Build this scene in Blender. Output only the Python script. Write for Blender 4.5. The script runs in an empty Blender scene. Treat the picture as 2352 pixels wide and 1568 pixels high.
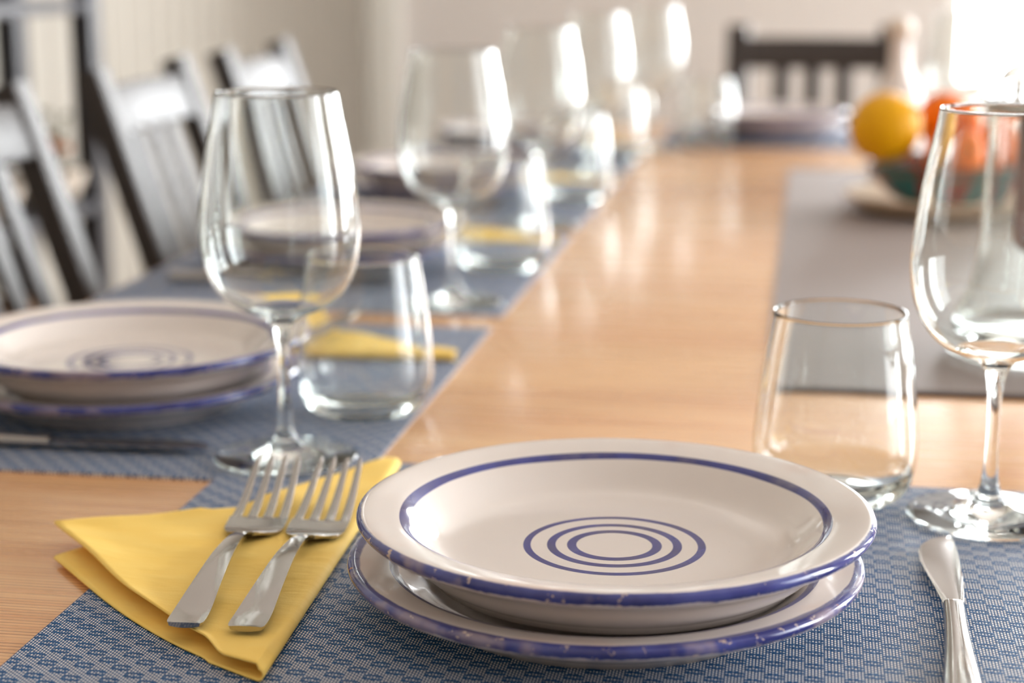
import bpy, bmesh, math, random
from mathutils import Vector, Matrix
random.seed(7)
S = bpy.context.scene
COL = S.collection
PI = math.pi
TZ = 0.75                      # table top height

# ------------------------------------------------------------------ helpers
def link_obj(name, mesh, mat=None, parent=None, loc=(0, 0, 0), rot=(0, 0, 0)):
    o = bpy.data.objects.new(name, mesh)
    COL.objects.link(o)
    if mat is not None and mesh is not None and len(mesh.materials) == 0:
        mesh.materials.append(mat)
    o.parent = parent
    o.location = loc
    o.rotation_euler = rot
    return o

def empty(name, loc=(0, 0, 0), rz=0):
    o = bpy.data.objects.new(name, None)
    o.empty_display_size = 0.05
    COL.objects.link(o)
    o.location = loc
    o.rotation_euler = (0, 0, rz)
    return o

def tag(o, label=None, cat=None, group=None, kind=None):
    if label: o['label'] = label
    if cat: o['category'] = cat
    if group: o['group'] = group
    if kind: o['kind'] = kind
    return o

def copy_tree(o, parent=None):
    c = o.copy()
    COL.objects.link(c)
    c.parent = parent
    for ch in list(o.children):
        copy_tree(ch, c)
    return c

def bm_mesh(name, bm, smooth=False, angle=None):
    bmesh.ops.recalc_face_normals(bm, faces=bm.faces)
    me = bpy.data.meshes.new(name)
    bm.to_mesh(me)
    bm.free()
    if smooth:
        for p in me.polygons: p.use_smooth = True
        if angle is not None:
            me.set_sharp_from_angle(angle=math.radians(angle))
    return me

def lathe(name, prof, seg=96, smooth=True, angle=50):
    """prof: list of (r, z), closed surface when first/last r == 0"""
    bm = bmesh.new()
    rings = []
    for r, z in prof:
        if r < 1e-7:
            rings.append([bm.verts.new((0, 0, z))])
        else:
            rings.append([bm.verts.new((r * math.cos(2 * PI * i / seg), r * math.sin(2 * PI * i / seg), z)) for i in range(seg)])
    for a, b in zip(rings, rings[1:]):
        for i in range(seg):
            j = (i + 1) % seg
            if len(a) == 1 and len(b) == 1: continue
            if len(a) == 1: bm.faces.new((a[0], b[j], b[i]))
            elif len(b) == 1: bm.faces.new((a[i], a[j], b[0]))
            else: bm.faces.new((a[i], a[j], b[j], b[i]))
    return bm_mesh(name, bm, smooth, angle)

def spline(pts, n=8):
    """Catmull-Rom through 2-D points"""
    out = []
    P = [pts[0]] + list(pts) + [pts[-1]]
    for i in range(1, len(P) - 2):
        p0, p1, p2, p3 = P[i - 1], P[i], P[i + 1], P[i + 2]
        for k in range(n):
            t = k / n
            out.append(tuple(0.5 * ((2 * p1[d]) + (-p0[d] + p2[d]) * t + (2 * p0[d] - 5 * p1[d] + 4 * p2[d] - p3[d]) * t * t
                       + (-p0[d] + 3 * p1[d] - 3 * p2[d] + p3[d]) * t ** 3) for d in range(len(p1))))
    out.append(tuple(pts[-1]))
    return out

def add_box(bm, x0, x1, y0, y1, z0, z1, bev=0.0, seg=2):
    r = bmesh.ops.create_cube(bm, size=1.0)
    vs = r['verts']
    for v in vs:
        v.co = Vector(((x0 + x1) / 2 + v.co.x * (x1 - x0), (y0 + y1) / 2 + v.co.y * (y1 - y0), (z0 + z1) / 2 + v.co.z * (z1 - z0)))
    if bev > 0:
        es = list({e for v in vs for e in v.link_edges})
        bmesh.ops.bevel(bm, geom=es, offset=bev, segments=seg, affect='EDGES', profile=0.5)

def box(name, x0, x1, y0, y1, z0, z1, mat, parent=None, bev=0.0, loc=(0, 0, 0), rot=(0, 0, 0)):
    bm = bmesh.new()
    add_box(bm, x0, x1, y0, y1, z0, z1, bev)
    return link_obj(name, bm_mesh(name, bm, bev > 0, 40), mat, parent, loc, rot)

def add_sweep(bm, path, sizes, up=Vector((0, 0, 1)), seg=4, bev=0.2):
    """rounded-rectangle section swept along a path; sizes: [(w,h)]"""
    rings = []
    n = len(path)
    for i, p in enumerate(path):
        p = Vector(p)
        t = (Vector(path[min(i + 1, n - 1)]) - Vector(path[max(i - 1, 0)])).normalized()
        side = t.cross(up).normalized()
        u2 = side.cross(t).normalized()
        w, h = sizes[i] if isinstance(sizes, list) else sizes
        b = bev * min(w, h)
        pts = []
        for sx, sy, a0 in ((1, 1, 0), (-1, 1, 90), (-1, -1, 180), (1, -1, 270)):
            cx, cy = sx * (w / 2 - b), sy * (h / 2 - b)
            for k in range(3):
                a = math.radians(a0 + 45 * k)
                pts.append((cx + b * math.cos(a), cy + b * math.sin(a)))
        rings.append([bm.verts.new(p + side * x + u2 * y) for x, y in pts])
    for a, b_ in zip(rings, rings[1:]):
        m = len(a)
        for i in range(m):
            j = (i + 1) % m
            bm.faces.new((a[i], a[j], b_[j], b_[i]))
    bm.faces.new(rings[0][::-1])
    bm.faces.new(rings[-1])

def sweep(name, path, sizes, mat, parent=None, up=Vector((0, 0, 1)), bev=0.2):
    bm = bmesh.new()
    add_sweep(bm, path, sizes, up, bev=bev)
    return link_obj(name, bm_mesh(name, bm, True, 35), mat, parent)

# ------------------------------------------------------------------ materials
def srgb(r, g, b):
    def f(c):
        c /= 255.0
        return c / 12.92 if c <= 0.04045 else ((c + 0.055) / 1.055) ** 2.4
    return (f(r), f(g), f(b), 1.0)

class NT:
    """tiny node-tree writer"""
    def __init__(self, name):
        self.m = bpy.data.materials.new(name)
        self.m.use_nodes = True
        self.t = self.m.node_tree
        self.t.nodes.clear()
        self.out = self.t.nodes.new('ShaderNodeOutputMaterial')
    def n(self, kind, **kw):
        nd = self.t.nodes.new(kind)
        for k, v in kw.items(): setattr(nd, k, v)
        return nd
    def put(self, sock, v):
        if isinstance(v, bpy.types.NodeSocket): self.t.links.new(v, sock)
        elif v is not None: sock.default_value = v
    def math(self, op, a, b=None, c=None, clamp=False):
        nd = self.n('ShaderNodeMath', operation=op, use_clamp=clamp)
        self.put(nd.inputs[0], a)
        if b is not None: self.put(nd.inputs[1], b)
        if c is not None: self.put(nd.inputs[2], c)
        return nd.outputs[0]
    def band(self, v, lo, hi, soft):
        """1 inside lo..hi"""
        a = self.smooth(self.math('SUBTRACT', v, lo), -soft, soft)
        b = self.smooth(v, hi - soft, hi + soft)
        return self.math('MULTIPLY', a, self.math('SUBTRACT', 1.0, b))
    def smooth(self, v, lo, hi, o0=0.0, o1=1.0):
        nd = self.n('ShaderNodeMapRange', interpolation_type='SMOOTHSTEP')
        self.put(nd.inputs['Value'], v)
        self.put(nd.inputs['From Min'], lo); self.put(nd.inputs['From Max'], hi)
        self.put(nd.inputs['To Min'], o0); self.put(nd.inputs['To Max'], o1)
        return nd.outputs['Result']
    def mix(self, f, a, b):
        nd = self.n('ShaderNodeMix', data_type='RGBA')
        self.put(nd.inputs[0], f); self.put(nd.inputs[6], a); self.put(nd.inputs[7], b)
        return nd.outputs[2]
    def coords(self, scale=None, which='Object'):
        tc = self.n('ShaderNodeTexCoord')
        v = tc.outputs[which]
        if scale:
            mp = self.n('ShaderNodeMapping')
            self.put(mp.inputs['Vector'], v)
            mp.inputs['Scale'].default_value = scale
            v = mp.outputs[0]
        return v
    def xyz(self, v):
        s = self.n('ShaderNodeSeparateXYZ')
        self.put(s.inputs[0], v)
        return s.outputs[0], s.outputs[1], s.outputs[2]
    def noise(self, v, scale, detail=3, rough=0.5):
        nd = self.n('ShaderNodeTexNoise')
        self.put(nd.inputs['Vector'], v)
        nd.inputs['Scale'].default_value = scale
        nd.inputs['Detail'].default_value = detail
        nd.inputs['Roughness'].default_value = rough
        return nd.outputs[0]
    def bump(self, h, strength, dist):
        nd = self.n('ShaderNodeBump')
        nd.inputs['Strength'].default_value = strength
        nd.inputs['Distance'].default_value = dist
        self.put(nd.inputs['Height'], h)
        return nd.outputs[0]
    def bsdf(self, **kw):
        p = self.n('ShaderNodeBsdfPrincipled')
        for k, v in kw.items():
            self.put(p.inputs[k.replace('_', ' ')], v)
        self.t.links.new(p.outputs[0], self.out.inputs['Surface'])
        return self.m

def plain(name, col, rough=0.5, metal=0.0, noise=0.0, nscale=20, **kw):
    t = NT(name)
    c = col
    if noise:
        nz = t.noise(t.coords(), nscale)
        dark = tuple(x * (1 - noise) for x in col[:3]) + (1,)
        lite = tuple(min(1, x * (1 + noise)) for x in col[:3]) + (1,)
        c = t.mix(nz, dark, lite)
    return t.bsdf(Base_Color=c, Roughness=rough, Metallic=metal, **kw)

def mat_glass(name, tint=(1, 1, 1, 1), rough=0.0):
    t = NT(name)
    g = t.n('ShaderNodeBsdfGlass')
    g.inputs['Color'].default_value = tint
    g.inputs['Roughness'].default_value = rough
    g.inputs['IOR'].default_value = 1.48
    t.t.links.new(g.outputs[0], t.out.inputs['Surface'])
    return t.m

def mat_pane():
    t = NT('window_glass')
    tr = t.n('ShaderNodeBsdfTransparent')
    gl = t.n('ShaderNodeBsdfGlossy')
    gl.inputs['Roughness'].default_value = 0.0
    fr = t.n('ShaderNodeFresnel'); fr.inputs[0].default_value = 1.2
    mx = t.n('ShaderNodeMixShader')
    t.t.links.new(fr.outputs[0], mx.inputs[0])
    t.t.links.new(tr.outputs[0], mx.inputs[1])
    t.t.links.new(gl.outputs[0], mx.inputs[2])
    t.t.links.new(mx.outputs[0], t.out.inputs['Surface'])
    return t.m

def mat_wood():
    t = NT('table_wood')
    co = t.coords()
    x, y, z = t.xyz(co)
    warp = t.noise(t.coords((0.8, 3.0, 1.0)), 2.0, 2)
    yw = t.math('ADD', y, t.math('MULTIPLY', warp, 0.012))
    # fine parallel growth lines across the table
    zone = t.noise(t.coords((0.25, 3.2, 1)), 2.0, 2)
    freq = t.math('FRACT', t.math('MULTIPLY', yw, 260.0))
    line = t.smooth(t.math('ABSOLUTE', t.math('SUBTRACT', freq, 0.5)), 0.30, 0.5)
    lineamt = t.math('MULTIPLY', line, t.smooth(t.noise(t.coords((1.5, 120, 1)), 2.0, 2), 0.25, 0.6))
    front = t.smooth(t.math('ADD', y, t.math('MULTIPLY', warp, 0.05)), -1.08, -1.14)      # the coarse-grained stave near the table end
    lineamt = t.math('MULTIPLY', lineamt, t.math('MAXIMUM', t.smooth(zone, 0.48, 0.68), front))
    streak = t.noise(t.coords((1.6, 42, 1)), 2.4, 5, 0.62)
    fine = t.noise(t.coords((6, 320, 1)), 1.5, 4, 0.6)
    broad = t.noise(t.coords((0.7, 5.0, 1)), 2.2, 3)
    c = t.mix(t.smooth(streak, 0.3, 0.7), srgb(222, 160, 104), srgb(242, 190, 134))
    c = t.mix(t.math('MULTIPLY', t.smooth(broad, 0.35, 0.7), 0.45), c, srgb(246, 202, 148))
    c = t.mix(t.math('MULTIPLY', t.smooth(fine, 0.5, 0.75), 0.3), c, srgb(150, 88, 50))
    c = t.mix(t.math('MULTIPLY', lineamt, 0.75), c, srgb(116, 64, 38))
    # staves joined every 9 cm
    st = t.math('FRACT', t.math('DIVIDE', y, 0.092))
    seam = t.band(st, 0.0, 0.008, 0.004)
    c = t.mix(t.math('MULTIPLY', seam, 0.5), c, srgb(110, 66, 40))
    nrm = t.bump(t.math('SUBTRACT', t.math('MULTIPLY', streak, 0.4), lineamt), 0.12, 0.0006)
    return t.bsdf(Base_Color=c, Roughness=t.smooth(streak, 0.2, 0.8, 0.30, 0.22), Normal=nrm, Specular_IOR_Level=0.6,
                  Coat_Weight=0.55, Coat_Roughness=0.18)

def mat_weave():
    t = NT('placemat_weave')
    co = t.coords()
    x, y, z = t.xyz(co)
    px, py = 0.00155, 0.0026
    u = t.math('DIVIDE', x, px)
    v0 = t.math('DIVIDE', y, py)
    par = t.math('MULTIPLY', t.math('MODULO', t.math('FLOOR', t.math('ADD', u, 2000.0)), 2.0), 0.5)
    v = t.math('ADD', v0, par)
    fu = t.math('ABSOLUTE', t.math('SUBTRACT', t.math('FRACT', t.math('ADD', u, 2000.0)), 0.5))
    fv = t.math('ABSOLUTE', t.math('SUBTRACT', t.math('FRACT', t.math('ADD', v, 2000.0)), 0.5))
    dash = t.math('MULTIPLY', t.smooth(fu, 0.31, 0.22), t.smooth(fv, 0.38, 0.28))
    # small floats between the dashes
    cw, ch = 0.0186, 0.0158
    def motif(ox, oy):
        a = t.math('SUBTRACT', t.math('FRACT', t.math('ADD', t.math('DIVIDE', x, cw), 500.0 + ox)), 0.5)
        b = t.math('SUBTRACT', t.math('FRACT', t.math('ADD', t.math('DIVIDE', y, ch), 500.0 + oy)), 0.5)
        a = t.math('MULTIPLY', a, cw / 0.0050)
        b = t.math('MULTIPLY', b, ch / 0.0030)
        b = t.math('ADD', b, t.math('MULTIPLY', a, 0.16))          # the floats lean
        bend = t.math('MULTIPLY', t.math('MULTIPLY', a, a), 0.35)
        up = t.band(t.math('SUBTRACT', b, t.math('SUBTRACT', 0.75, bend)), -0.36, 0.36, 0.08)
        dn = t.band(t.math('ADD', b, t.math('SUBTRACT', 0.75, bend)), -0.36, 0.36, 0.08)
        lim = t.band(a, -1.0, 1.0, 0.08)
        return t.math('MULTIPLY', t.math('MAXIMUM', up, dn), lim)
    dark = t.math('MAXIMUM', motif(0, 0), motif(0.5, 0.5))
    white = t.math('MULTIPLY', dash, t.math('SUBTRACT', 1.0, t.math('MULTIPLY', dark, 0.96)))
    nz = t.noise(t.coords((300, 300, 1)), 1.0, 2)
    blue = t.mix(nz, srgb(0, 54, 98), srgb(0, 88, 142))
    wht = t.mix(nz, srgb(222, 214, 208), srgb(250, 244, 238))
    c = t.mix(white, blue, wht)
    h = t.math('ADD', t.math('MULTIPLY', dash, 0.6), t.math('MULTIPLY', dark, 0.5))
    nrm = t.bump(h, 0.45, 0.0005)
    return t.bsdf(Base_Color=c, Roughness=0.55, Normal=nrm, Specular_IOR_Level=0.15)

def mat_plate(seed, wide, rim_z, vary):
    """glazed stoneware: brushed blue rings and a blue, chipped edge"""
    t = NT('glazed_stoneware')
    co = t.coords()
    x, y, z = t.xyz(co)
    r = t.math('SQRT', t.math('ADD', t.math('MULTIPLY', x, x), t.math('MULTIPLY', y, y)))
    off = t.n('ShaderNodeVectorMath', operation='ADD')
    t.put(off.inputs[0], co); off.inputs[1].default_value = (seed * 0.37, seed * 0.71, seed * 1.3)
    cv = off.outputs[0]
    wob = t.math('MULTIPLY', t.math('SUBTRACT', t.noise(cv, 14.0, 2), 0.5), 0.0016)
    wob2 = t.math('MULTIPLY', t.math('SUBTRACT', t.noise(cv, 9.0, 1), 0.5), 0.0026)
    rw = t.math('ADD', r, wob)
    upper = t.smooth(z, 0.0085, 0.0089)                    # painted on the eating face only
    rings = None
    for lo, hi in ((0.0200, 0.0248), (0.0308, 0.0352), (0.0436, 0.0475)):
        b = t.band(rw, t.math('ADD', lo, wob2), hi, 0.0004)
        rings = b if rings is None else t.math('MAXIMUM', rings, b)
    shoulder = t.band(rw, t.math('ADD', 0.1070, wob2), 0.1118, 0.0004)
    shoulder = t.math('MULTIPLY', shoulder, t.smooth(z, rim_z - 0.0090, rim_z - 0.0085))
    rings = t.math('MAXIMUM', t.math('MULTIPLY', rings, upper), shoulder)
    brush = t.noise(cv, 34.0, 3)
    rings = t.math('MULTIPLY', rings, t.smooth(brush, 0.2, 0.5, 0.82, 1.0))
    wv = t.math('ADD', wide, t.math('MULTIPLY', t.math('SUBTRACT', t.noise(cv, 6.0, 1), 0.5), vary))
    n38 = t.math('SUBTRACT', t.noise(cv, 46.0, 5, 0.62), 0.5)
    edge = t.smooth(t.math('ADD', r, t.math('MULTIPLY', n38, 0.0022)), t.math('ADD', wv, -0.0006), t.math('ADD', wv, 0.0007))
    low = t.smooth(t.math('ADD', z, t.math('MULTIPLY', t.math('SUBTRACT', t.noise(cv, 60.0, 5, 0.65), 0.5), 0.0060)), rim_z - 0.0052, rim_z - 0.0062)
    edge = t.math('MULTIPLY', edge, t.math('SUBTRACT', 1.0, t.math('MULTIPLY', low, 0.92)))
    chips = t.math('MULTIPLY', t.smooth(t.noise(cv, 120.0, 6, 0.7), 0.60, 0.64), t.smooth(r, 0.1305, 0.132))
    bare = t.math('MULTIPLY', t.smooth(r, 0.1300, 0.1318), t.smooth(t.noise(cv, 26.0, 3), 0.56, 0.66))
    clay = t.math('MAXIMUM', chips, t.math('MULTIPLY', bare, 0.4))
    glaze = t.mix(t.noise(cv, 9.0, 3), srgb(219, 210, 204), srgb(232, 224, 218))
    blush = t.math('MULTIPLY', t.smooth(t.noise(cv, 16.0, 3), 0.50, 0.70), t.band(r, 0.118, 0.140, 0.006))
    glaze = t.mix(t.math('MULTIPLY', blush, 0.45), glaze, srgb(222, 190, 174))
    speck = t.smooth(t.noise(cv, 300.0, 2), 0.81, 0.85)
    glaze = t.mix(t.math('MULTIPLY', speck, 0.35), glaze, srgb(120, 96, 84))
    blue = t.mix(t.smooth(brush, 0.3, 0.7), srgb(22, 24, 104), srgb(42, 54, 140))
    c = t.mix(rings, glaze, blue)
    c = t.mix(edge, c, t.mix(t.smooth(brush, 0.3, 0.7), srgb(42, 48, 118), srgb(76, 84, 154)))
    c = t.mix(clay, c, t.mix(t.noise(cv, 90, 2), srgb(186, 158, 142), srgb(222, 204, 194)))
    orange = t.math('MULTIPLY', t.smooth(t.noise(cv, 58.0, 2), 0.735, 0.76), t.smooth(r, 0.131, 0.132))
    c = t.mix(orange, c, srgb(186, 116, 62))
    wall = t.band(r, 0.088, 0.106, 0.003)
    h = t.math('ADD', t.math('MULTIPLY', t.noise(cv, 130.0, 2), t.math('ADD', t.math('MULTIPLY', wall, 0.22), 0.015)), t.math('MULTIPLY', chips, -0.25))
    nrm = t.bump(h, 0.35, 0.0010)
    rough = t.math('ADD', 0.10, t.math('MULTIPLY', clay, 0.35))
    return t.bsdf(Base_Color=c, Roughness=rough, Normal=nrm, Specular_IOR_Level=0.55, Coat_Weight=0.3, Coat_Roughness=0.04)

def mat_napkin():
    t = NT('yellow_paper')
    n1 = t.noise(t.coords((14, 40, 1)), 1.2, 3)
    n2 = t.noise(t.coords((900, 900, 1)), 1.0, 1)
    c = t.mix(n1, srgb(255, 210, 100), srgb(255, 224, 134))
    nrm = t.bump(t.math('ADD', t.math('MULTIPLY', n1, 1.0), t.math('MULTIPLY', n2, 0.03)), 0.5, 0.003)
    return t.bsdf(Base_Color=c, Roughness=0.75, Normal=nrm, Specular_IOR_Level=0.2,
                  Subsurface_Weight=0.0)

def mat_runner():
    t = NT('taupe_linen')
    w = t.noise(t.coords((500, 40, 1)), 1.0, 2)
    w2 = t.noise(t.coords((40, 500, 1)), 1.0, 2)
    f = t.math('MULTIPLY', t.math('ADD', w, w2), 0.5)
    c = t.mix(f, srgb(116, 102, 96), srgb(144, 130, 124))
    return t.bsdf(Base_Color=c, Roughness=0.6, Normal=t.bump(f, 0.3, 0.0006), Specular_IOR_Level=0.35, Sheen_Weight=0.1, Sheen_Roughness=0.4)

def mat_bowl():
    t = NT('painted_bowl')
    x, y, z = t.xyz(t.coords())
    ang = t.math('ARCTAN2', y, x)
    s = t.math('SINE', t.math('MULTIPLY', ang, 5.0))
    n = t.noise(t.coords(), 28, 3)
    f = t.smooth(t.math('ADD', s, t.math('MULTIPLY', t.math('SUBTRACT', n, 0.5), 2.0)), -0.1, 0.1)
    c = t.mix(f, srgb(38, 104, 112), srgb(128, 18, 16))
    stripe = t.band(z, 0.046, 0.054, 0.002)
    c = t.mix(stripe, c, srgb(86, 92, 80))
    return t.bsdf(Base_Color=c, Roughness=0.25)

def mat_fruit(name, a, b):
    t = NT(name)
    n = t.noise(t.coords(), 160, 2)
    c = t.mix(t.noise(t.coords(), 14, 3), a, b)
    return t.bsdf(Base_Color=c, Roughness=0.42, Normal=t.bump(n, 0.35, 0.001), Specular_IOR_Level=0.25)

M = {}
M['glass'] = mat_glass('clear_glass', (0.985, 0.995, 0.99, 1))
M['pane'] = mat_pane()
M['wood'] = mat_wood()
M['weave'] = mat_weave()
M['plate_a'] = mat_plate(1.0, 0.1311, 0.0334, 0.003)
M['plate_b'] = mat_plate(5.0, 0.1278, 0.0268, 0.010)
M['napkin'] = mat_napkin()
M['runner'] = mat_runner()
M['hem'] = plain('taupe_hem', srgb(84, 70, 64), 0.8)
M['steel'] = plain('polished_steel', srgb(178, 174, 171), 0.09, 1.0)
M['steel_satin'] = plain('satin_steel', srgb(200, 196, 192), 0.2, 1.0)
M['chair'] = plain('black_brown_lacquer', srgb(42, 33, 29), 0.48, 0.0, 0.15, 30, Coat_Weight=0.15, Coat_Roughness=0.45)
M['wall_white'] = plain('white_plaster', srgb(232, 228, 226), 0.9, 0, 0.02, 6)
M['wall_front'] = plain('grey_plaster', srgb(176, 168, 160), 0.9)
M['wall_bead'] = plain('beige_boards', srgb(160, 154, 144), 0.75, 0, 0.03, 4)
M['trim'] = plain('white_paint', srgb(246, 247, 243), 0.5)
M['ceiling'] = plain('ceiling_paint', srgb(226, 222, 218), 0.9)
M['floor'] = plain('floor_boards', srgb(178, 160, 140), 0.5, 0, 0.12, 8)
M['rack'] = plain('dark_blue_grey_steel', srgb(58, 57, 62), 0.45, 0.2)
M['cream'] = plain('cream_ceramic', srgb(222, 210, 196), 0.35)
M['pale_glaze'] = plain('pale_glaze', srgb(226, 220, 216), 0.15)
M['foliage'] = plain('dried_leaves', srgb(98, 104, 72), 0.8, 0, 0.35, 25)
M['petal'] = plain('orange_petals', srgb(176, 108, 66), 0.8, 0, 0.2, 25)
M['basket'] = plain('brown_wicker', srgb(136, 98, 62), 0.8, 0, 0.3, 60)
M['bowl'] = mat_bowl()
M['platter'] = plain('pale_wood_platter', srgb(222, 200, 172), 0.5, 0, 0.08, 18)
M['lemon'] = mat_fruit('yellow_peel', srgb(226, 160, 0), srgb(240, 182, 4))
M['orange'] = mat_fruit('orange_peel', srgb(232, 108, 0), srgb(240, 126, 8))
M['calyx'] = plain('green_calyx', srgb(70, 84, 40), 0.7)
M['core'] = plain('red_brown_contents', srgb(132, 62, 40), 0.45, 0, 0.25, 60)

# ------------------------------------------------------------------ room shell
XL, XR, YB, YF, ZC = -1.66, 2.9, 6.7, -2.2, 2.6
def struct(name, bm_or_obj, mat=None, label=None):
    if isinstance(bm_or_obj, bmesh.types.BMesh):
        o = link_obj(name, bm_mesh(name, bm_or_obj), mat)
    else:
        o = bm_or_obj
    o['kind'] = 'structure'
    if label: o['label'] = label
    return o

def wall_boxes(name, boxes, mat, label):
    bm = bmesh.new()
    for b in boxes: add_box(bm, *b)
    return struct(name, bm, mat, label)

wall_boxes('floor', [(XL - .2, XR + .2, YF - .2, YB + .2, -0.1, 0)], M['floor'], 'brown timber floor under the long table')
wall_boxes('ceiling', [(XL - .2, XR + .2, YF - .2, YB + .2, ZC, ZC + .1)], M['ceiling'], 'white ceiling of the dining room')
# right wall with three openings
WR = [(0.3, 1.9), (2.9, 3.9), (4.7, 6.2)]
ZS, ZH = 0.5, 2.4
bx = [(XR, XR + .2, YF, YB, 0, ZS), (XR, XR + .2, YF, YB, ZH, ZC)]
prev = YF
for a, b in WR:
    bx.append((XR, XR + .2, prev, a, ZS, ZH)); prev = b
bx.append((XR, XR + .2, prev, YB, ZS, ZH))
wall_boxes('wall_right', bx, M['wall_white'], 'white wall with tall windows on the right side')
# back wall with one opening at the right
WB = (0.49, 2.55); ZSB = 0.58
wall_boxes('wall_back', [(XL - .2, WB[0], YB, YB + .2, 0, ZC), (WB[1], XR + .2, YB, YB + .2, 0, ZC),
                         (WB[0], WB[1], YB, YB + .2, 0, ZSB), (WB[0], WB[1], YB, YB + .2, ZH, ZC)],
           M['wall_white'], 'pale plaster wall behind the far end of the table')
wall_boxes('wall_front', [(XL - .2, XR + .2, YF - .2, YF, 0, ZC)], M['wall_front'], 'plain wall behind the camera')
# left wall: vertical boards with V grooves
bm = bmesh.new()
prof = []
yy = YF
bw = 0.115
while yy < YB - 1e-6:
    y2 = min(yy + bw, YB)
    prof += [(XL - 0.012, yy), (XL, yy + 0.010), (XL, y2 - 0.010)]
    yy = y2
prof.append((XL - 0.012, YB))
lo = [bm.verts.new((x, y, 0)) for x, y in prof]
hi = [bm.verts.new((x, y, ZC)) for x, y in prof]
bl = [bm.verts.new((XL - 0.2, y, 0)) for y in (YF, YB)]
bh = [bm.verts.new((XL - 0.2, y, ZC)) for y in (YF, YB)]
for i in range(len(prof) - 1):
    bm.faces.new((lo[i], lo[i + 1], hi[i + 1], hi[i]))
bm.faces.new((bl[1], bl[0], bh[0], bh[1]))
bm.faces.new(lo + [bl[1], bl[0]])
bm.faces.new((hi + [bh[1], bh[0]])[::-1])
bm.faces.new((lo[0], hi[0], bh[0], bl[0]))
bm.faces.new((lo[-1], bl[1], bh[1], hi[-1]))
struct('wall_left', bm, M['wall_bead'], 'beige wall of vertical boards behind the left chairs')
struct('trim_1', box('trim_1', XL, -1.53, YB - 0.05, YB, 0, ZC, M['trim'], None, 0.004), label='white corner post between board wall and back wall')
struct('baseboard_back', box('baseboard_back', -1.52, XR, YB - 0.018, YB, 0, 0.1, M['trim'], None, 0.003), label='white baseboard along the back wall')

def window(name, horizontal, a, b, z0, z1, label):
    """window frame in an opening; horizontal: on the back wall (runs in x)"""
    e = empty(name, (0, 0, 0)); tag(e, label); e['kind'] = 'structure'
    fw = 0.05
    def bar(bm, u0, u1, w0, w1, d=0.06):
        if horizontal: add_box(bm, u0, u1, YB + .06, YB + .06 + d, w0, w1)
        else: add_box(bm, XR + .06, XR + .06 + d, u0, u1, w0, w1)
    bm = bmesh.new()
    bar(bm, a, a + fw, z0, z1); bar(bm, b - fw, b, z0, z1)
    bar(bm, a + fw, b - fw, z0, z0 + fw); bar(bm, a + fw, b - fw, z1 - fw, z1)
    mid = (a + b) / 2
    bar(bm, mid - .035, mid + .035, z0 + fw, z1 - fw)
    link_obj('window_frame', bm_mesh('window_frame', bm), M['trim'], e)
    bm = bmesh.new()
    for u0, u1 in ((a + fw, mid - .035), (mid + .035, b - fw)):
        if horizontal: add_box(bm, u0, u1, YB + .085, YB + .089, z0 + fw, z1 - fw)
        else: add_box(bm, XR + .085, XR + .089, u0, u1, z0 + fw, z1 - fw)
    link_obj('pane', bm_mesh('pane', bm), M['pane'], e)
    bm = bmesh.new()
    if horizontal: add_box(bm, a - .03, b + .03, YB - .04, YB + .06, z0 - .02, z0 + .004)
    else: add_box(bm, XR - .04, XR + .06, a - .03, b + .03, z0 - .02, z0 + .004)
    link_obj('window_sill', bm_mesh('window_sill', bm), M['trim'], e)
    # portal that guides sky light through the opening
    L = bpy.data.lights.new('window_daylight', 'AREA')
    L.shape = 'RECTANGLE'
    L.size = b - a; L.size_y = z1 - z0
    L.cycles.is_portal = True
    lo_ = bpy.data.objects.new('window_daylight', L); COL.objects.link(lo_)
    if horizontal:
        lo_.location = (mid, YB + .03, (z0 + z1) / 2); lo_.rotation_euler = (math.radians(-90), 0, 0)
    else:
        lo_.location = (XR + .03, mid, (z0 + z1) / 2); lo_.rotation_euler = (0, math.radians(90), math.radians(0))
        L.size = z1 - z0; L.size_y = b - a
    return e

window('window_1', True, WB[0], WB[1], ZSB, ZH, 'bright window in the back wall at the right')
for i, (a, b) in enumerate(WR):
    window('window_%d' % (i + 2), False, a, b, ZS, ZH, 'tall window in the right wall, %s' % ('nearest the camera', 'middle one', 'farthest one')[i])

# ------------------------------------------------------------------ table
TX0, TX1, TY0, TY1 = -0.70, 0.72, 0.50, 3.62
tab = empty('dining_table', (0, 2.06, 0))
tag(tab, 'long light wood dining table laid for a meal', 'table')
box('tabletop', TX0, TX1, TY0 - 2.06, TY1 - 2.06, TZ - 0.035, TZ, M['wood'], tab, 0.005)
for sx in (TX0 + 0.06, TX1 - 0.14):
    for sy in (TY0 + 0.06, TY1 - 0.14):
        box('leg', sx, sx + 0.08, sy - 2.06, sy + 0.08 - 2.06, 0, TZ - 0.035, M['wood'], tab, 0.004)
for (a, b, c, d) in ((TX0 + .08, TX0 + .105, TY0 + .14, TY1 - .14), (TX1 - .105, TX1 - .08, TY0 + .14, TY1 - .14)):
    box('apron', a, b, c - 2.06, d - 2.06, TZ - 0.125, TZ - 0.035, M['wood'], tab)
for (c, d) in ((TY0 + .08, TY0 + .105), (TY1 - .105, TY1 - .08)):
    box('apron', TX0 + .14, TX1 - .14, c - 2.06, d - 2.06, TZ - 0.125, TZ - 0.035, M['wood'], tab)

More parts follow.
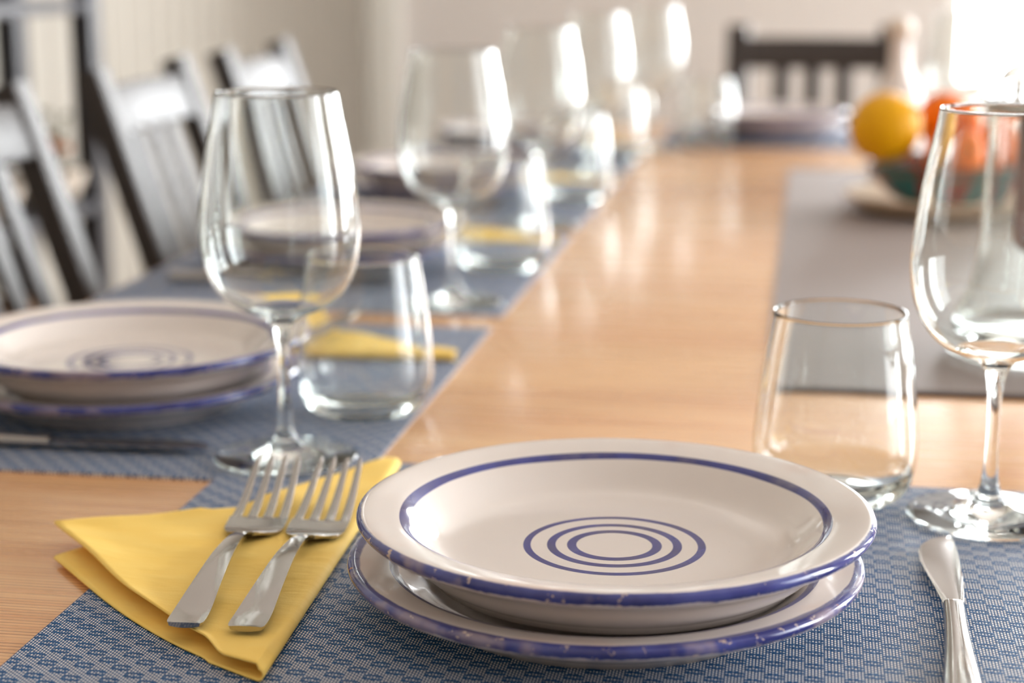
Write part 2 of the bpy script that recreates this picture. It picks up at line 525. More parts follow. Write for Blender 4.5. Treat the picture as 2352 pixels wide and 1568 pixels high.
def cloth_sheet(name, x0, x1, y0, y1, thick, mat, loc, rz=0, amp=0.0):
    bm = bmesh.new()
    nx, ny = 24, 24
    vs = [[None] * (ny + 1) for _ in range(nx + 1)]
    for s, zz in ((0, 0.0), (1, thick)):
        g = [[None] * (ny + 1) for _ in range(nx + 1)]
        for i in range(nx + 1):
            for j in range(ny + 1):
                x = x0 + (x1 - x0) * i / nx; y = y0 + (y1 - y0) * j / ny
                w = amp * (math.sin(x * 17 + 1) * math.sin(y * 9) + 1) if s else 0
                g[i][j] = bm.verts.new((x, y, zz + w))
        for i in range(nx):
            for j in range(ny):
                q = (g[i][j], g[i + 1][j], g[i + 1][j + 1], g[i][j + 1])
                bm.faces.new(q if s else q[::-1])
        if s == 0: low = g
        else:
            def edge(seq_l, seq_h):
                for k in range(len(seq_l) - 1):
                    bm.faces.new((seq_l[k], seq_l[k + 1], seq_h[k + 1], seq_h[k]))
            edge([low[i][0] for i in range(nx + 1)], [g[i][0] for i in range(nx + 1)])
            edge([low[i][ny] for i in range(nx, -1, -1)], [g[i][ny] for i in range(nx, -1, -1)])
            edge([low[0][j] for j in range(ny, -1, -1)], [g[0][j] for j in range(ny, -1, -1)])
            edge([low[nx][j] for j in range(ny + 1)], [g[nx][j] for j in range(ny + 1)])
    return link_obj(name, bm_mesh(name, bm, True, 40), mat, None, loc, (0, 0, rz))

MT = 0.0016
def placemat(cx, cy, w, d, rz, label, z=TZ):
    o = cloth_sheet('placemat', -w / 2, w / 2, -d / 2, d / 2, MT, M['weave'], (cx, cy, z), rz)
    return tag(o, label, 'placemat', 'blue woven placemats')

# side mats lie first; the end mats overlap their corners
SIDE = [dict(y0=1.069, y1=1.572, plate=(-0.505, 1.265), wine=(-0.339, 1.118), tum=(-0.3190, 1.2600), knife=1.119, nm='nearest left'),
        dict(y0=1.630, y1=2.133, plate=(-0.507, 1.885), wine=(-0.336, 1.685), tum=(-0.3225, 1.885), knife=1.755, nm='second left'),
        dict(y0=2.190, y1=2.690, plate=(-0.500, 2.445), wine=(-0.330, 2.205), tum=(-0.3155, 2.440), knife=2.315, nm='third left'),
        dict(y0=2.750, y1=3.180, plate=(-0.500, 2.985), wine=(-0.325, 2.755), tum=(-0.3155, 2.960), knife=2.855, nm='farthest left')]
ORD = ['nearest seat on the left side', 'second seat on the left side', 'third seat on the left side', 'last seat on the left side']
for s, nm in zip(SIDE, ORD):
    placemat(-0.485, (s['y0'] + s['y1']) / 2, s['y1'] - s['y0'], 0.412, -PI / 2, 'blue and white woven placemat at the ' + nm)
FP = (-0.0922, 0.8845)
o = placemat(-0.371 + 0.29, 0.63 + 0.245, 0.58, 0.49, 0, 'blue and white woven placemat in sharp focus in the foreground', TZ + MT + 0.0003)
NEARZ = TZ + 2 * MT + 0.0003
placemat(0.00, 3.19 + 0.20, 0.53, 0.40, 0, 'blue woven placemat at the far end of the table', TZ + 0.0002)

# ------------------------------------------------------------------ plates
# lower plate is shallow, the upper one deeper; profiles from the underside centre over the rim to the top centre
PLOW = [(0, 0.0036), (0.070, 0.0036), (0.0860, 0.0030), (0.0880, 0.0), (0.0925, 0.0), (0.0945, 0.0030), (0.1050, 0.0096), (0.118, 0.0148),
        (0.1270, 0.0180), (0.1312, 0.0200), (0.1336, 0.0230), (0.1334, 0.0254), (0.1312, 0.0268), (0.127, 0.0266), (0.119, 0.0252), (0.1125, 0.0239),
        (0.1085, 0.0226), (0.1040, 0.0200), (0.0985, 0.0168), (0.0935, 0.0136), (0.0885, 0.0118), (0.082, 0.0110), (0.070, 0.0108), (0.045, 0.0108), (0, 0.0108)]
PUP = [(0, 0.0048), (0.070, 0.0048), (0.0905, 0.0040), (0.0925, 0.0000), (0.0962, 0.0000), (0.0982, 0.0034), (0.1040, 0.0075), (0.1110, 0.0151),
       (0.119, 0.0207), (0.1270, 0.0246), (0.1310, 0.0264), (0.1336, 0.0294), (0.1334, 0.0320), (0.1312, 0.0334), (0.127, 0.0332), (0.119, 0.0317), (0.1130, 0.0304),
       (0.1090, 0.0289), (0.1045, 0.0255), (0.0990, 0.0205), (0.0935, 0.0161), (0.0885, 0.0137), (0.082, 0.0125), (0.070, 0.0119), (0.045, 0.0117), (0.02, 0.0115), (0, 0.0115)]
plate_me = lathe('plate', PUP[:5] + spline(PUP[5:], 4), 160, True, 60)
plate_me.materials.append(M['plate_a'])
plate_me2 = lathe('plate', PLOW[:5] + spline(PLOW[5:], 4), 160, True, 60)
plate_me2.materials.append(M['plate_b'])
STACK = 0.0190
def plate_pair(x, y, z, nm, rot):
    a = link_obj('dinner_plate', plate_me2, None, None, (x - 0.0050, y - 0.001, z), (0, 0, rot))
    tag(a, 'lower blue-rimmed white plate at the ' + nm, 'plate', 'white plates with blue rings')
    b = link_obj('dinner_plate', plate_me, None, None, (x, y, z + STACK), (0, 0, rot + 1.9))
    tag(b, 'upper blue-ringed white plate at the ' + nm, 'plate', 'white plates with blue rings')
NEAR, FAR = 'sharp place setting in the foreground', 'far end of the table'
plate_pair(FP[0], FP[1], NEARZ, NEAR, 2.4)
for i, (s, nm) in enumerate(zip(SIDE, ORD)):
    plate_pair(s['plate'][0], s['plate'][1], TZ + MT, nm, 0.7 + i)
plate_pair(-0.060, 3.372, TZ + MT + 0.0002, FAR, 2.0)

# ------------------------------------------------------------------ glasses
def glass_profile(outer, wall, inner_bottom):
    """outer: from bottom centre to the rim; builds the inner wall from inner_bottom upward"""
    return outer

def offset_inner(pts, t):
    res = []
    for i in range(len(pts)):
        a = pts[max(i - 1, 0)]; b = pts[min(i + 1, len(pts) - 1)]
        dx, dz = b[0] - a[0], b[1] - a[1]
        L = math.hypot(dx, dz) or 1
        res.append((max(pts[i][0] - t * dz / L, 0.0), pts[i][1] + t * dx / L))
    return res

foot = [(0, 0.0006), (0.030, 0.0006), (0.0465, 0.0), (0.0480, 0.0008), (0.0482, 0.0018), (0.0470, 0.0028)]
footup = spline([(0.0470, 0.0028), (0.036, 0.0035), (0.022, 0.0049), (0.012, 0.0092), (0.0066, 0.018), (0.0045, 0.030), (0.0038, 0.046),
                 (0.0038, 0.064), (0.0046, 0.080), (0.0072, 0.0915), (0.0125, 0.0975)], 6)
bowl_out = spline([(0.0125, 0.0975), (0.024, 0.1015), (0.0345, 0.1070), (0.0435, 0.1170), (0.0498, 0.1310), (0.0526, 0.1475), (0.0525, 0.163),
                   (0.0503, 0.185), (0.0468, 0.208), (0.0428, 0.228), (0.0400, 0.2446)], 8)
bowl_in = [p for p in offset_inner(bowl_out, 0.0012) if p[1] > 0.1025]
bowl_in = [(0, 0.1012), (0.010, 0.1016), (0.018, 0.1025)] + [p for p in bowl_in if p[0] > 0.0225]
wine_prof = foot + footup[1:] + bowl_out[1:] + [(0.0397, 0.2452), (0.0392, 0.2452)] + bowl_in[::-1]
wine_me = lathe('wine_glass', wine_prof, 96, True, 70)
wine_me.materials.append(M['glass'])

tb_out = spline([(0, 0.0), (0.026, 0.0), (0.0350, 0.0006), (0.0420, 0.0042), (0.0470, 0.0120), (0.0500, 0.0240), (0.0508, 0.0360), (0.0498, 0.052),
                 (0.0475, 0.072), (0.0445, 0.093), (0.0405, 0.1175)], 6)
tb_in = [p for p in offset_inner(tb_out, 0.0014)]
tb_in = [(0, 0.0052), (0.012, 0.0054), (0.024, 0.0058), (0.0335, 0.0082), (0.0405, 0.0125)] + [p for p in tb_in if p[1] > 0.0185]
tum_prof = tb_out + [(0.0402, 0.1182), (0.0395, 0.1182)] + tb_in[::-1]
tum_me = lathe('tumbler', tum_prof, 96, True, 70)
tum_me.materials.append(M['glass'])

def wine(x, y, z, label):
    return tag(link_obj('wine_glass', wine_me, None, None, (x, y, z)), label, 'wine glass', 'empty stemmed wine glasses')
def tumbler(x, y, z, label):
    return tag(link_obj('tumbler', tum_me, None, None, (x, y, z)), label, 'tumbler', 'empty water tumblers')
wine(0.1150, 1.062, NEARZ + .0003, 'stemmed wine glass at the right edge, standing just beyond the knife tip')
tumbler(0.0235, 1.090, TZ + 2 * MT + .0006, 'stemless water tumbler in the foreground, behind the sharp front plate')
for i, s in enumerate(SIDE):
    z = TZ + MT + .0003
    nmw = ['tall stemmed wine glass in front of the left plate, behind the fork tips', 'blurred wine glass at the second seat on the left side',
           'blurred wine glass at the third seat on the left side', 'blurred wine glass at the last seat on the left side'][i]
    nmt = ['stemless tumbler just right of the tall left wine glass', 'blurred tumbler at the second seat on the left side',
           'blurred tumbler at the third seat on the left side', 'blurred tumbler at the last seat on the left side'][i]
    wine(s['wine'][0], s['wine'][1], (NEARZ + .0003) if i == 0 else z, nmw)
    tumbler(s['tum'][0], s['tum'][1], z, nmt)
wine(-0.268, 3.115, TZ + MT + .0003, 'blurred wine glass left of the far plate, at the far end')
tumbler(-0.178, 3.222, TZ + MT + .0005, 'blurred tumbler in front of the far plate')
wine(0.235, 2.94, TZ + .0003, 'blurred wine glass behind the fruit bowl, before the bright window')

# ------------------------------------------------------------------ cutlery
def make_fork(name):
    bm = bmesh.new()
    # handle and neck, with a flat upper face: stations (y, half width, z, thickness)
    st = spline([(0.000, 0.0080, 0.0018, 0.0026), (0.004, 0.0093, 0.0018, 0.0026), (0.018, 0.0092, 0.0026, 0.0026), (0.045, 0.0076, 0.0062, 0.0026), (0.080, 0.0057, 0.0098, 0.0027),
                 (0.108, 0.0043, 0.0092, 0.0030), (0.124, 0.0037, 0.0064, 0.0034), (0.134, 0.0040, 0.0036, 0.0032), (0.139, 0.0062, 0.0024, 0.0026), (0.1425, 0.0108, 0.0016, 0.0021),
                 (0.1460, 0.0140, 0.0011, 0.0018), (0.150, 0.0160, 0.0009, 0.0017), (0.156, 0.0171, 0.0011, 0.0017), (0.170, 0.0172, 0.0026, 0.0017)], 5)
    def section(y, w, z, th, n=10, dish=0.0):
        ring = []
        top = []
        bot = []
        for i in range(n + 1):
            a = -1 + 2 * i / n
            crown = (1 - a * a)
            top.append(bm.verts.new((w * a, y, z + th - dish * crown + 0.0003 * crown)))
            bot.append(bm.verts.new((w * a * 0.94, y, z - dish * crown + 0.0009 * (a * a) * (th > 0.002))))
        return top + bot[::-1]
    rings = []
    for (y, w, z, th) in st:
        d = 0.0008 * max(0, min(1, (w - 0.009) / 0.006)) if y > 0.139 else 0.0
        rings.append(section(y, w, z, th, dish=d))
    for a, b in zip(rings, rings[1:]):
        m = len(a)
        for i in range(m):
            j = (i + 1) % m
            bm.faces.new((a[i], b[i], b[j], a[j]))
    bm.faces.new(rings[0])
    bm.faces.new(rings[-1][::-1])
    # four tines
    z0 = 0.0026
    for k in range(4):
        xc = (-1.5 + k) * 0.0092
        wr = 0.0029
        pts = []
        for i in range(13):
            t = i / 12
            y = 0.1695 + 0.0585 * t
            z = z0 - 0.0002 + 0.0215 * t ** 1.35
            w = (wr * 2) * (1 - 0.45 * t) if t < 0.93 else 0.0016
            x = xc * (1 - 0.13 * t)
            pts.append(((x, y, z + 0.0008), (w, 0.0018 * (1 - 0.25 * t))))
        add_sweep(bm, [p[0] for p in pts], [p[1] for p in pts], bev=0.3)
    return bm_mesh(name, bm, True, 42)
fork_me = make_fork('fork')
fork_me.materials.append(M['steel'])

def make_knife():
    # blade and handle; the handle end sits at y=0, tip at y=.255
    bm = bmesh.new()
    hs = spline([(0.000, 0.0085, 0.0100), (0.006, 0.0104, 0.0106), (0.030, 0.0094, 0.0100), (0.070, 0.0074, 0.0090), (0.105, 0.0060, 0.0080), (0.138, 0.0055, 0.0070), (0.142, 0.0055, 0.0066)], 5)
    path = [(0, y, 0.0052) for y, w, t in hs]
    add_sweep(bm, path, [(2 * w, t) for y, w, t in hs], bev=0.42)
    handle = bm_mesh('handle', bm, True, 50)
    bm = bmesh.new()
    # blade outline: left (cutting) edge bulges, right spine straight
    L = spline([(0.140, -0.0052), (0.150, -0.0062), (0.175, -0.0100), (0.205, -0.0148), (0.222, -0.0160), (0.238, -0.0138), (0.250, -0.0075), (0.2555, 0.0010)], 5)
    R = spline([(0.140, 0.0050), (0.150, 0.0056), (0.175, 0.0062), (0.205, 0.0060), (0.222, 0.0056), (0.238, 0.0048), (0.250, 0.0036), (0.2555, 0.0022)], 5)
    rings = []
    for (yl, xl), (yr, xr) in zip(L, R):
        zc = 0.0052
        th = 0.0036 * max(0.25, 1 - (yl - 0.14) / 0.14)
        ring = []
        for f, tt in ((0, .12), (.2, .5), (.55, .8), (.85, 1.0), (1, .75)):
            ring.append(bm.verts.new((xl + (xr - xl) * f, yl, zc + th * tt / 2)))
        for f, tt in ((1, .75), (.85, 1.0), (.55, .8), (.2, .5), (0, .12)):
            ring.append(bm.verts.new((xl + (xr - xl) * f, yl, zc - th * tt / 2)))
        rings.append(ring)
    for a, b in zip(rings, rings[1:]):
        m = len(a)
        for i in range(m):
            j = (i + 1) % m
            bm.faces.new((a[i], a[j], b[j], b[i]))
    bm.faces.new(rings[0][::-1]); bm.faces.new(rings[-1])
    blade = bm_mesh('blade', bm, True, 40)
    handle.materials.append(M['steel']); blade.materials.append(M['steel'])
    return handle, blade
kh, kb = make_knife()
def knife(x, y, z, rz, label):
    e = empty('table_knife', (x, y, z), rz)
    link_obj('handle', kh, None, e); link_obj('blade', kb, None, e)
    return tag(e, label, 'knife', 'table knives')

# ------------------------------------------------------------------ napkins
def make_napkin():
    """paper napkin folded to a triangle; fold on the right, open layers on the left.
       local frame of the place setting, plate centre at the origin"""
    bm = bmesh.new()
    yb, yt = -0.135, 0.220
    def xfold(y):
        t = (y - yb) / (yt - yb)
        return -0.1520 - 0.016 * t
    up = [(-0.135, -0.176), (-0.115, -0.190), (0.0485, -0.332), (0.098, -0.236), (0.150, -0.216), (0.200, -0.188), (0.220, -0.176)]
    dn = [(-0.135, -0.182), (-0.12, -0.196), (0.015, -0.318), (0.0485, -0.300), (0.090, -0.240), (0.150, -0.212), (0.200, -0.186), (0.220, -0.174)]
    def xl(tab, y):
        for (y0, x0), (y1, x1) in zip(tab, tab[1:]):
            if y <= y1: return x0 + (x1 - x0) * (y - y0) / (y1 - y0)
        return tab[-1][1]
    ys = [yb + (yt - yb) * i / 110 for i in range(111)]
    ncol = 26
    rows = []
    R = 0.0030
    for y in ys:
        xf = xfold(y)
        row = []
        xd = xl(dn, y)
        for k in range(ncol + 1):
            x = xd + (xf - xd) * k / ncol
            row.append((x, y, 0.0006))
        for k in range(1, 8):
            a = -PI / 2 + PI * k / 8
            row.append((xf + R * math.cos(a), y, 0.0006 + R + R * math.sin(a)))
        xu = xl(up, y)
        for k in range(ncol + 1):
            f = k / ncol
            x = xf + (xu - xf) * f
            d = min(1.0, (xf - x) / 0.17)
            w = 0.0007 * math.sin(34 * x + 26 * y) + 0.0005 * math.sin(70 * y - 21 * x + 1.3) + 0.0004 * math.sin(120 * y + 60 * x)
            edge = max(0.0, 1 - abs(f - 1) * 6)
            lift = 0.0016 * d * d + 0.0018 * edge * (y < 0.09) + 0.0022 * max(0, 1 - (y - yb) / 0.05) * (1 - f)
            row.append((x, y, 0.0006 + 2 * R + 0.0004 + lift + w * min(1, d * 6)))
        k0 = max(0.0, 1 - (y - yb) / 0.10)
        rows.append([bm.verts.new((p[0], p[1] + 0.60 * k0 * k0 * min(0.034, max(0.0, xf - p[0])), p[2])) for p in row])
    for a, b in zip(rows, rows[1:]):
        for i in range(len(a) - 1):
            bm.faces.new((a[i], a[i + 1], b[i + 1], b[i]))
    bmesh.ops.recalc_face_normals(bm, faces=bm.faces)
    me = bpy.data.meshes.new('napkin')
    bm.to_mesh(me); bm.free()
    for p in me.polygons: p.use_smooth = True
    me.materials.append(M['napkin'])
    return me
nap_me = make_napkin()
def napkin(x, y, z, rz, label):
    o = link_obj('paper_napkin', nap_me, None, None, (x, y, z), (0, 0, rz))
    md = o.modifiers.new('sheet', 'SOLIDIFY'); md.thickness = 0.0009; md.offset = 0
    return tag(o, label, 'napkin', 'yellow paper napkins')

FORKZ = 0.0084
def setting_cutlery(x, y, z, rz, nm, knife_local, short):
    c, s_ = math.cos(rz), math.sin(rz)
    def W(lx, ly): return (x + c * lx - s_ * ly, y + s_ * lx + c * ly)
    napkin(x, y, z + 0.0004, rz, 'yellow folded paper napkin ' + nm)
    for k, (fx, fy, a, side) in enumerate(((-0.2000, -0.099, 0.084, 'outer fork'), (-0.1690, -0.099, 0.050, 'inner fork'))):
        p = W(fx, fy)
        o = link_obj('dinner_fork', fork_me, None, None, (p[0], p[1], z + FORKZ), (0, 0, rz + a))
        tag(o, side + ' on the yellow napkin ' + short, 'fork', 'steel dinner forks')
    p = W(*knife_local[:2])
    knife(p[0], p[1], z + 0.0003, rz + knife_local[2], 'steel table knife ' + nm)

setting_cutlery(FP[0], FP[1], NEARZ, 0, 'beside the sharp plates in the foreground', (0.1695, -0.135, -0.035), 'in the foreground')
for s, nm in zip(SIDE, ORD):
    kx = s['plate'][1] - s['knife']
    setting_cutlery(s['plate'][0], s['plate'][1], TZ + MT, -PI / 2, 'beside the plates at the ' + nm, (kx, -0.145, 0.02), 'at the ' + nm)
setting_cutlery(-0.060, 3.372, TZ + MT + .0002, PI, 'beside the plates at the far end', (0.178, -0.125, 0.0), 'at the far end')

# ------------------------------------------------------------------ runner and what stands on it
rn = empty('table_runner', (0, 0, TZ))
tag(rn, 'taupe fabric table runner along the right of the wooden top', 'table runner')
bm = bmesh.new()
add_box(bm, -0.028, 0.36, 1.384, 2.86, 0.0, 0.0022, 0.0006, 1)
link_obj('cloth', bm_mesh('cloth', bm), M['runner'], rn)
bm = bmesh.new()
add_box(bm, -0.0285, 0.3605, 1.376, 1.386, 0.0, 0.0036, 0.001, 1)
link_obj('hem', bm_mesh('hem', bm), M['hem'], rn)
bm = bmesh.new()
add_box(bm, -0.0285, 0.3605, 2.858, 2.868, 0.0, 0.0036, 0.001, 1)
link_obj('hem', bm_mesh('hem', bm), M['hem'], rn)
RZ = TZ + 0.0025

# pale platter, bowl and fruit
BX, BY = 0.174, 2.40
pl = lathe('platter', [(0, 0), (0.075, 0), (0.100, 0.006), (0.122, 0.022), (0.124, 0.026), (0.121, 0.027), (0.098, 0.012), (0.07, 0.008), (0, 0.008)], 64)
tag(link_obj('serving_platter', pl, M['platter'], None, (BX, BY, RZ)), 'pale shallow platter under the painted fruit bowl', 'platter')
bp = [(0, 0), (0.042, 0.0), (0.045, 0.004)] + spline([(0.045, 0.006), (0.064, 0.015), (0.084, 0.035), (0.097, 0.055), (0.1005, 0.0595)], 5) + \
     [(0.0990, 0.0612), (0.0965, 0.0598)] + spline([(0.094, 0.055), (0.080, 0.036), (0.060, 0.018), (0.038, 0.010), (0, 0.009)], 5)
tag(link_obj('fruit_bowl', lathe('fruit_bowl', bp, 72), M['bowl'], None, (BX, BY, RZ + 0.0085), (0, 0, 0.55)),
    'teal and red painted bowl of fruit on the runner', 'bowl')
def fruit(name, x, y, z, r, sq, mat, label, cat, lem=0.0, tilt=(0, 0, 0)):
    e = empty(name, (x, y, z))
    pr = []
    n = 24
    for i in range(n + 1):
        a = -PI / 2 + PI * i / n
        rr = r * math.cos(a); zz = r * sq * math.sin(a)
        if lem:
            zz += math.copysign(lem * r * max(0, (abs(math.sin(a)) - 0.8) / 0.2) ** 2, math.sin(a))
        else:
            if a > 1.2: zz -= r * 0.06 * (a - 1.2) / 0.37
        pr.append((max(rr, 0) if 0 < i < n else 0, zz))
    b = link_obj('flesh', lathe('flesh', pr, 48), mat, e)
    top = pr[-1][1]
    c = link_obj('calyx', lathe('calyx', [(0, top - .001), (r * .13, top + .0008), (r * .10, top + .0022), (0, top + .003)], 10), M['calyx'], e)
    e.rotation_euler = tilt
    tag(e, label, cat)
    return e
zb = RZ + 0.0085
fruit('yellow_citrus', 0.099, 2.360, TZ + 0.1165, 0.046, 1.0, M['lemon'], 'large yellow citrus fruit at the left of the painted bowl', 'fruit', 0.05, (0.3, 1.0, 0))
fruit('orange', 0.178, 2.435, TZ + 0.122, 0.037, 0.94, M['orange'], 'orange at the back of the painted bowl', 'orange', 0, (-1.0, -0.5, 0))
fruit('orange', 0.181, 2.335, TZ + 0.085, 0.034, 0.94, M['orange'], 'orange low in front, touching the yellow citrus in the bowl', 'orange', 0, (1.1, 0.4, 0))
fruit('orange', 0.232, 2.385, TZ + 0.090, 0.034, 0.94, M['orange'], 'orange at the right of the painted bowl', 'orange', 0, (0.4, 0.6, 0))

# conical glass vessel with a domed lid, right frame edge
VX, VY = 0.192, 1.535
v = empty('glass_vessel', (VX, VY, RZ))
tag(v, 'tall clear glass vessel with domed lid and reddish brown core, at the right edge', 'glass vessel')
vo = spline([(0.0, 0.0), (0.050, 0.0), (0.068, 0.004), (0.0735, 0.016), (0.067, 0.034), (0.0540, 0.062), (0.0480, 0.100), (0.0460, 0.150), (0.0455, 0.205)], 6)
vi = [(0, 0.012), (0.045, 0.0125), (0.060, 0.016)] + [p for p in offset_inner(vo, 0.0022) if p[1] > 0.022]
link_obj('body', lathe('body', vo + [(0.0445, 0.2062), (0.0430, 0.2055)] + vi[::-1], 80, True, 70), M['glass'], v)
link_obj('core', lathe('core', [(0, 0.088), (0.010, 0.089), (0.017, 0.096), (0.0185, 0.104), (0.0185, 0.140), (0.0198, 0.143), (0.0198, 0.149), (0.0185, 0.152), (0.0185, 0.2064), (0, 0.2064)], 40), M['core'], v)
link_obj('collar', lathe('collar', [(0.0, 0.2064), (0.0475, 0.2064), (0.0485, 0.208), (0.0485, 0.217), (0.0470, 0.2185), (0, 0.2185)], 64, True, 30), M['steel_satin'], v)
link_obj('lid', lathe('lid', [(0, 0.2187)] + spline([(0.040, 0.2187), (0.0405, 0.224), (0.0375, 0.235), (0.028, 0.244), (0.012, 0.2492), (0, 0.250)], 5), 64), M['glass'], v)

# clear bottle behind the fruit
bo = spline([(0, 0), (0.030, 0.0), (0.0365, 0.003), (0.038, 0.012), (0.038, 0.10), (0.034, 0.130), (0.022, 0.155), (0.0155, 0.175), (0.0145, 0.205), (0.0165, 0.212)], 6)
bi = [(0, 0.006), (0.028, 0.0065)] + [p for p in offset_inner(bo, 0.0022) if p[1] > 0.014]
b = empty('glass_bottle', (0.130, 2.72, RZ))
tag(b, 'pale slender bottle with a round stopper behind the fruit bowl', 'bottle')
link_obj('body', lathe('body', bo + [(0.0155, 0.2128), (0.0135, 0.212)] + bi[::-1], 56, True, 70), M['pale_glaze'], b)
link_obj('stopper', lathe('stopper', [(0, 0.196), (0.0112, 0.197), (0.0118, 0.2135), (0.0165, 0.2150), (0.0205, 0.226), (0.0165, 0.238), (0.008, 0.243), (0, 0.244)], 40), M['cream'], b)

# ------------------------------------------------------------------ chairs
def make_chair():
    e = empty('dining_chair')
    w = 0.158
    up = Vector((0, 1, 0))
    def back(z):     # x of the back posts at height z
        return -0.185 - 0.155 * ((z - 0.45) / 0.49) ** 1.05 if z > 0.45 else -0.185 - 0.03 * (0.45 - z) / 0.45
    for s in (-1, 1):
        zs = [0, 0.15, 0.3, 0.45, 0.55, 0.65, 0.75, 0.85, 0.935]
        sweep('post', [(back(z), s * w, z) for z in zs], [(0.036 + 0.004 * (0.2 < z < .6), 0.046 if z > 0.4 else 0.036) for z in zs], M['chair'], e, up, 0.25)
        sweep('leg', [(0.175, s * (w + .004), 0.0), (0.170, s * w, 0.2), (0.168, s * w, 0.425)], [(0.026, 0.026), (0.030, 0.030), (0.034, 0.034)], M['chair'], e, up, 0.2)
        sweep('stretcher', [(-0.19, s * w, 0.2), (0.17, s * w, 0.2)], (0.016, 0.022), M['chair'], e)
        sweep('seat_rail', [(-0.17, s * w, 0.405), (0.155, s * w, 0.405)], (0.018, 0.04), M['chair'], e)
    sweep('stretcher', [(-0.01, -w, 0.2), (-0.01, w, 0.2)], (0.016, 0.022), M['chair'], e)
    sweep('seat_rail', [(0.168, -w + .015, 0.405), (0.168, w - .015, 0.405)], (0.018, 0.04), M['chair'], e)
    sweep('seat_rail', [(-0.185, -w + .015, 0.405), (-0.185, w - .015, 0.405)], (0.018, 0.04), M['chair'], e)
    box('seat', -0.172, 0.20, -0.190, 0.190, 0.4255, 0.448, M['chair'], e, 0.007)
    tilt = Vector((back(0.90) - back(0.80), 0, 0.10)).normalized()
    def rail(name, z, h, th):
        bm = bmesh.new()
        path = [(back(z) + 0.004 - 0.012 * (1 - (k / 4 - 1) ** 2), -w + 0.013 + (2 * w - 0.026) * k / 8, z) for k in range(9)]
        add_sweep(bm, path, (th, h), tilt, bev=0.2)
        link_obj(name, bm_mesh(name, bm, True, 35), M['chair'], e)
    rail('top_rail', 0.882, 0.066, 0.018)
    rail('lower_rail', 0.545, 0.036, 0.016)
    for yy in (-0.064, 0.0, 0.064):
        sweep('slat', [(back(z) - 0.006, yy, z) for z in (0.562, 0.65, 0.75, 0.85)], [(0.010, 0.034)] * 4, M['chair'], e, up, 0.3)
    return e
chair0 = make_chair()
chairs = [(-0.592, 1.835, 0, 'black-brown slatted chair cut by the left edge of the picture'),
          (-0.590, 2.395, 0, 'black-brown slatted chair left of the tall wine glass'),
          (-0.585, 2.905, 0, 'black-brown slatted chair behind the tall wine glass, farthest along the left side'),
          (0.006, 3.53, -PI / 2, 'black-brown slatted chair at the far end of the table')]
for i, (x, y, rz, lb) in enumerate(chairs):
    c = chair0 if i == 0 else copy_tree(chair0)
    c.location = (x, y, 0); c.rotation_euler = (0, 0, rz)
    tag(c, lb, 'chair', 'dining chairs')

# ------------------------------------------------------------------ rack at the left wall
rk = empty('metal_rack', (-1.525, 2.94, 0))
tag(rk, 'dark metal shelf rack at the left wall behind the chairs', 'rack')
for sx in (-0.07, 0.09):
    for sy in (-0.50, 0.50):
        box('post', sx - .024, sx + .024, sy - .024, sy + .024, 0, 1.7, M['rack'], rk, 0.003)
for z in (0.18, 0.575, 0.975, 1.45):
    box('shelf', -0.088, 0.108, -0.52, 0.52, z, z + 0.022, M['rack'], rk, 0.002)
cb = [(0, 0), (0.035, 0)] + spline([(0.04, 0.004), (0.065, 0.025), (0.078, 0.055), (0.080, 0.07)], 4) + [(0.0775, 0.07)] + spline([(0.072, 0.05), (0.058, 0.025), (0.03, 0.01), (0, 0.009)], 4)
cb_me = lathe('bowl', cb, 48); cb_me.materials.append(M['cream'])
o = link_obj('ceramic_bowl', cb_me, None, None, (-1.49, 3.33, 0.598)); tag(o, 'cream bowl on the rack, holding a dried flower bunch', 'bowl', 'cream bowls on the rack')
o = link_obj('ceramic_bowl', cb_me, None, None, (-1.50, 3.06, 0.598)); tag(o, 'empty cream bowl on the rack, seen past the nearest chair', 'bowl', 'cream bowls on the rack')
def ico(bm, r, c, sub=1):
    d = bmesh.ops.create_icosphere(bm, subdivisions=sub, radius=r)
    for v_ in d['verts']: v_.co += Vector(c)
fl = empty('dried_flowers', (-1.49, 3.33, 0.609))
tag(fl, 'bunch of green leaves and orange blooms in the cream bowl', 'dried flowers')
bm = bmesh.new()
for i in range(90):
    a = random.uniform(0, 2 * PI); rr = random.uniform(0, 0.055); zz = random.uniform(0.05, 0.17)
    p = Vector((rr * math.cos(a), rr * math.sin(a), zz)); d = Vector((random.uniform(-1, 1), random.uniform(-1, 1), random.uniform(-.2, 1))).normalized() * 0.022
    sd = d.cross(Vector((random.random(), random.random(), 0.3))).normalized() * 0.007
    q = [bm.verts.new(p), bm.verts.new(p + d * .5 + sd), bm.verts.new(p + d), bm.verts.new(p + d * .5 - sd)]
    bm.faces.new(q)
for i in range(7):
    a = i * 0.9
    add_sweep(bm, [(0, 0, 0.002), (0.015 * math.cos(a), 0.015 * math.sin(a), 0.07), (0.04 * math.cos(a), 0.04 * math.sin(a), 0.14)], (0.004, 0.004))
link_obj('leaves', bm_mesh('leaves', bm), M['foliage'], fl)
for i in range(5):
    bm = bmesh.new(); a = i * 1.26 + .3
    for k in range(7): 
        b2 = k * 0.9; ico(bm, 0.009, (0.011 * math.cos(b2), 0.011 * math.sin(b2), 0.003 * (k % 2)))
    ico(bm, 0.008, (0, 0, 0.006))
    link_obj('bloom', bm_mesh('bloom', bm, True), M['petal'], fl, (0.036 * math.cos(a), 0.036 * math.sin(a), 0.100 + 0.012 * (i % 3)))
bk = empty('wicker_basket', (-1.515, 3.06, 0.203))
tag(bk, 'brown wicker basket on the lowest shelf of the rack', 'basket')
bm = bmesh.new()
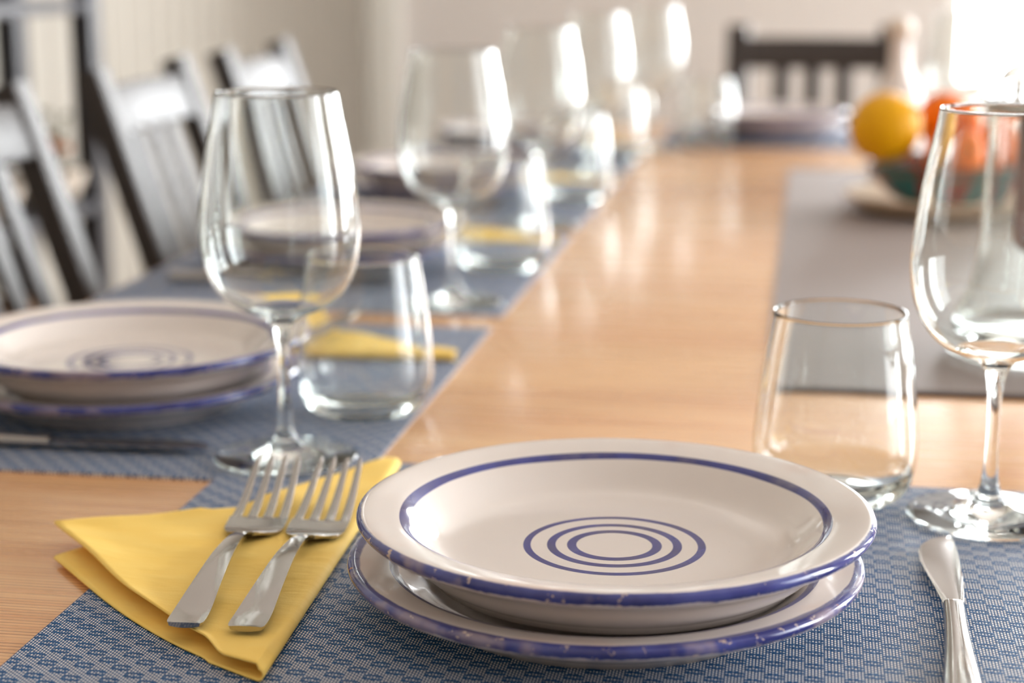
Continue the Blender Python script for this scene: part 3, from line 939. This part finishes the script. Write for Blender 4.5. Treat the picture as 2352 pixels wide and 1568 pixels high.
for (x0, x1, y0, y1, z0, z1) in ((-.08, .08, -.13, .13, 0, .01), (-.08, -.07, -.13, .13, .01, .22), (.07, .08, -.13, .13, .01, .22), (-.07, .07, -.13, -.12, .01, .22), (-.07, .07, .12, .13, .01, .22)):
    add_box(bm, x0, x1, y0, y1, z0, z1)
for k in range(11):
    z = 0.02 + k * 0.02
    add_box(bm, .079, .084, -.13, .13, z, z + .011); add_box(bm, -.084, -.079, -.13, .13, z, z + .011)
    add_box(bm, -.08, .08, .129, .134, z, z + .011); add_box(bm, -.08, .08, -.134, -.129, z, z + .011)
link_obj('body', bm_mesh('body', bm), M['basket'], bk)
bm = bmesh.new()
for (x0, x1, y0, y1) in ((-.086, -.068, -.136, .136), (.068, .086, -.136, .136), (-.068, .068, -.136, -.118), (-.068, .068, .118, .136)):
    add_box(bm, x0, x1, y0, y1, .22, .236, .004, 2)
link_obj('rim', bm_mesh('rim', bm), M['basket'], bk)

# ------------------------------------------------------------------ daylight
SKY_LO, SKY_HI = 4.2, 23.0
w = bpy.data.worlds.new('daylight'); S.world = w
w.use_nodes = True
nt = w.node_tree; nt.nodes.clear()
out = nt.nodes.new('ShaderNodeOutputWorld'); bg = nt.nodes.new('ShaderNodeBackground')
bg.inputs['Color'].default_value = (0.95, 0.98, 1.0, 1)
# overcast sky, brightest over the far right
tc = nt.nodes.new('ShaderNodeTexCoord')
dt = nt.nodes.new('ShaderNodeVectorMath'); dt.operation = 'DOT_PRODUCT'
dt.inputs[1].default_value = (0.56, 0.82, 0.1)
mr = nt.nodes.new('ShaderNodeMapRange'); mr.interpolation_type = 'SMOOTHSTEP'
mr.inputs['From Min'].default_value = 0.45; mr.inputs['From Max'].default_value = 0.9
mr.inputs['To Min'].default_value = SKY_LO; mr.inputs['To Max'].default_value = SKY_HI
nt.links.new(tc.outputs['Generated'], dt.inputs[0])
nt.links.new(dt.outputs['Value'], mr.inputs['Value'])
nt.links.new(mr.outputs['Result'], bg.inputs['Strength'])
nt.links.new(bg.outputs[0], out.inputs['Surface'])

# ------------------------------------------------------------------ camera
cam = bpy.data.cameras.new('camera')
co_ = bpy.data.objects.new('camera', cam); COL.objects.link(co_)
co_.location = (0, 0, TZ + 0.335)
co_.rotation_euler = (math.radians(90 - 12.224), 0, math.radians(9.387))
cam.sensor_width = 36.0
cam.lens = 62.755
cam.clip_start = 0.05
cam.dof.use_dof = True
cam.dof.focus_distance = 0.90
cam.dof.aperture_fstop = 4.3
S.camera = co_

S.view_settings.view_transform = 'Standard'
S.view_settings.look = 'None'
S.view_settings.gamma = 1.0
S.view_settings.exposure = 0.48
S.view_settings.use_curve_mapping = False
cy = S.cycles
cy.max_bounces = 20; cy.transmission_bounces = 20; cy.glossy_bounces = 8; cy.diffuse_bounces = 5; cy.transparent_max_bounces = 16
cy.caustics_reflective = False
cy.caustics_refractive = True
cy.sample_clamp_indirect = 12.0
cy.blur_glossy = 0.3
cy.use_denoising = True
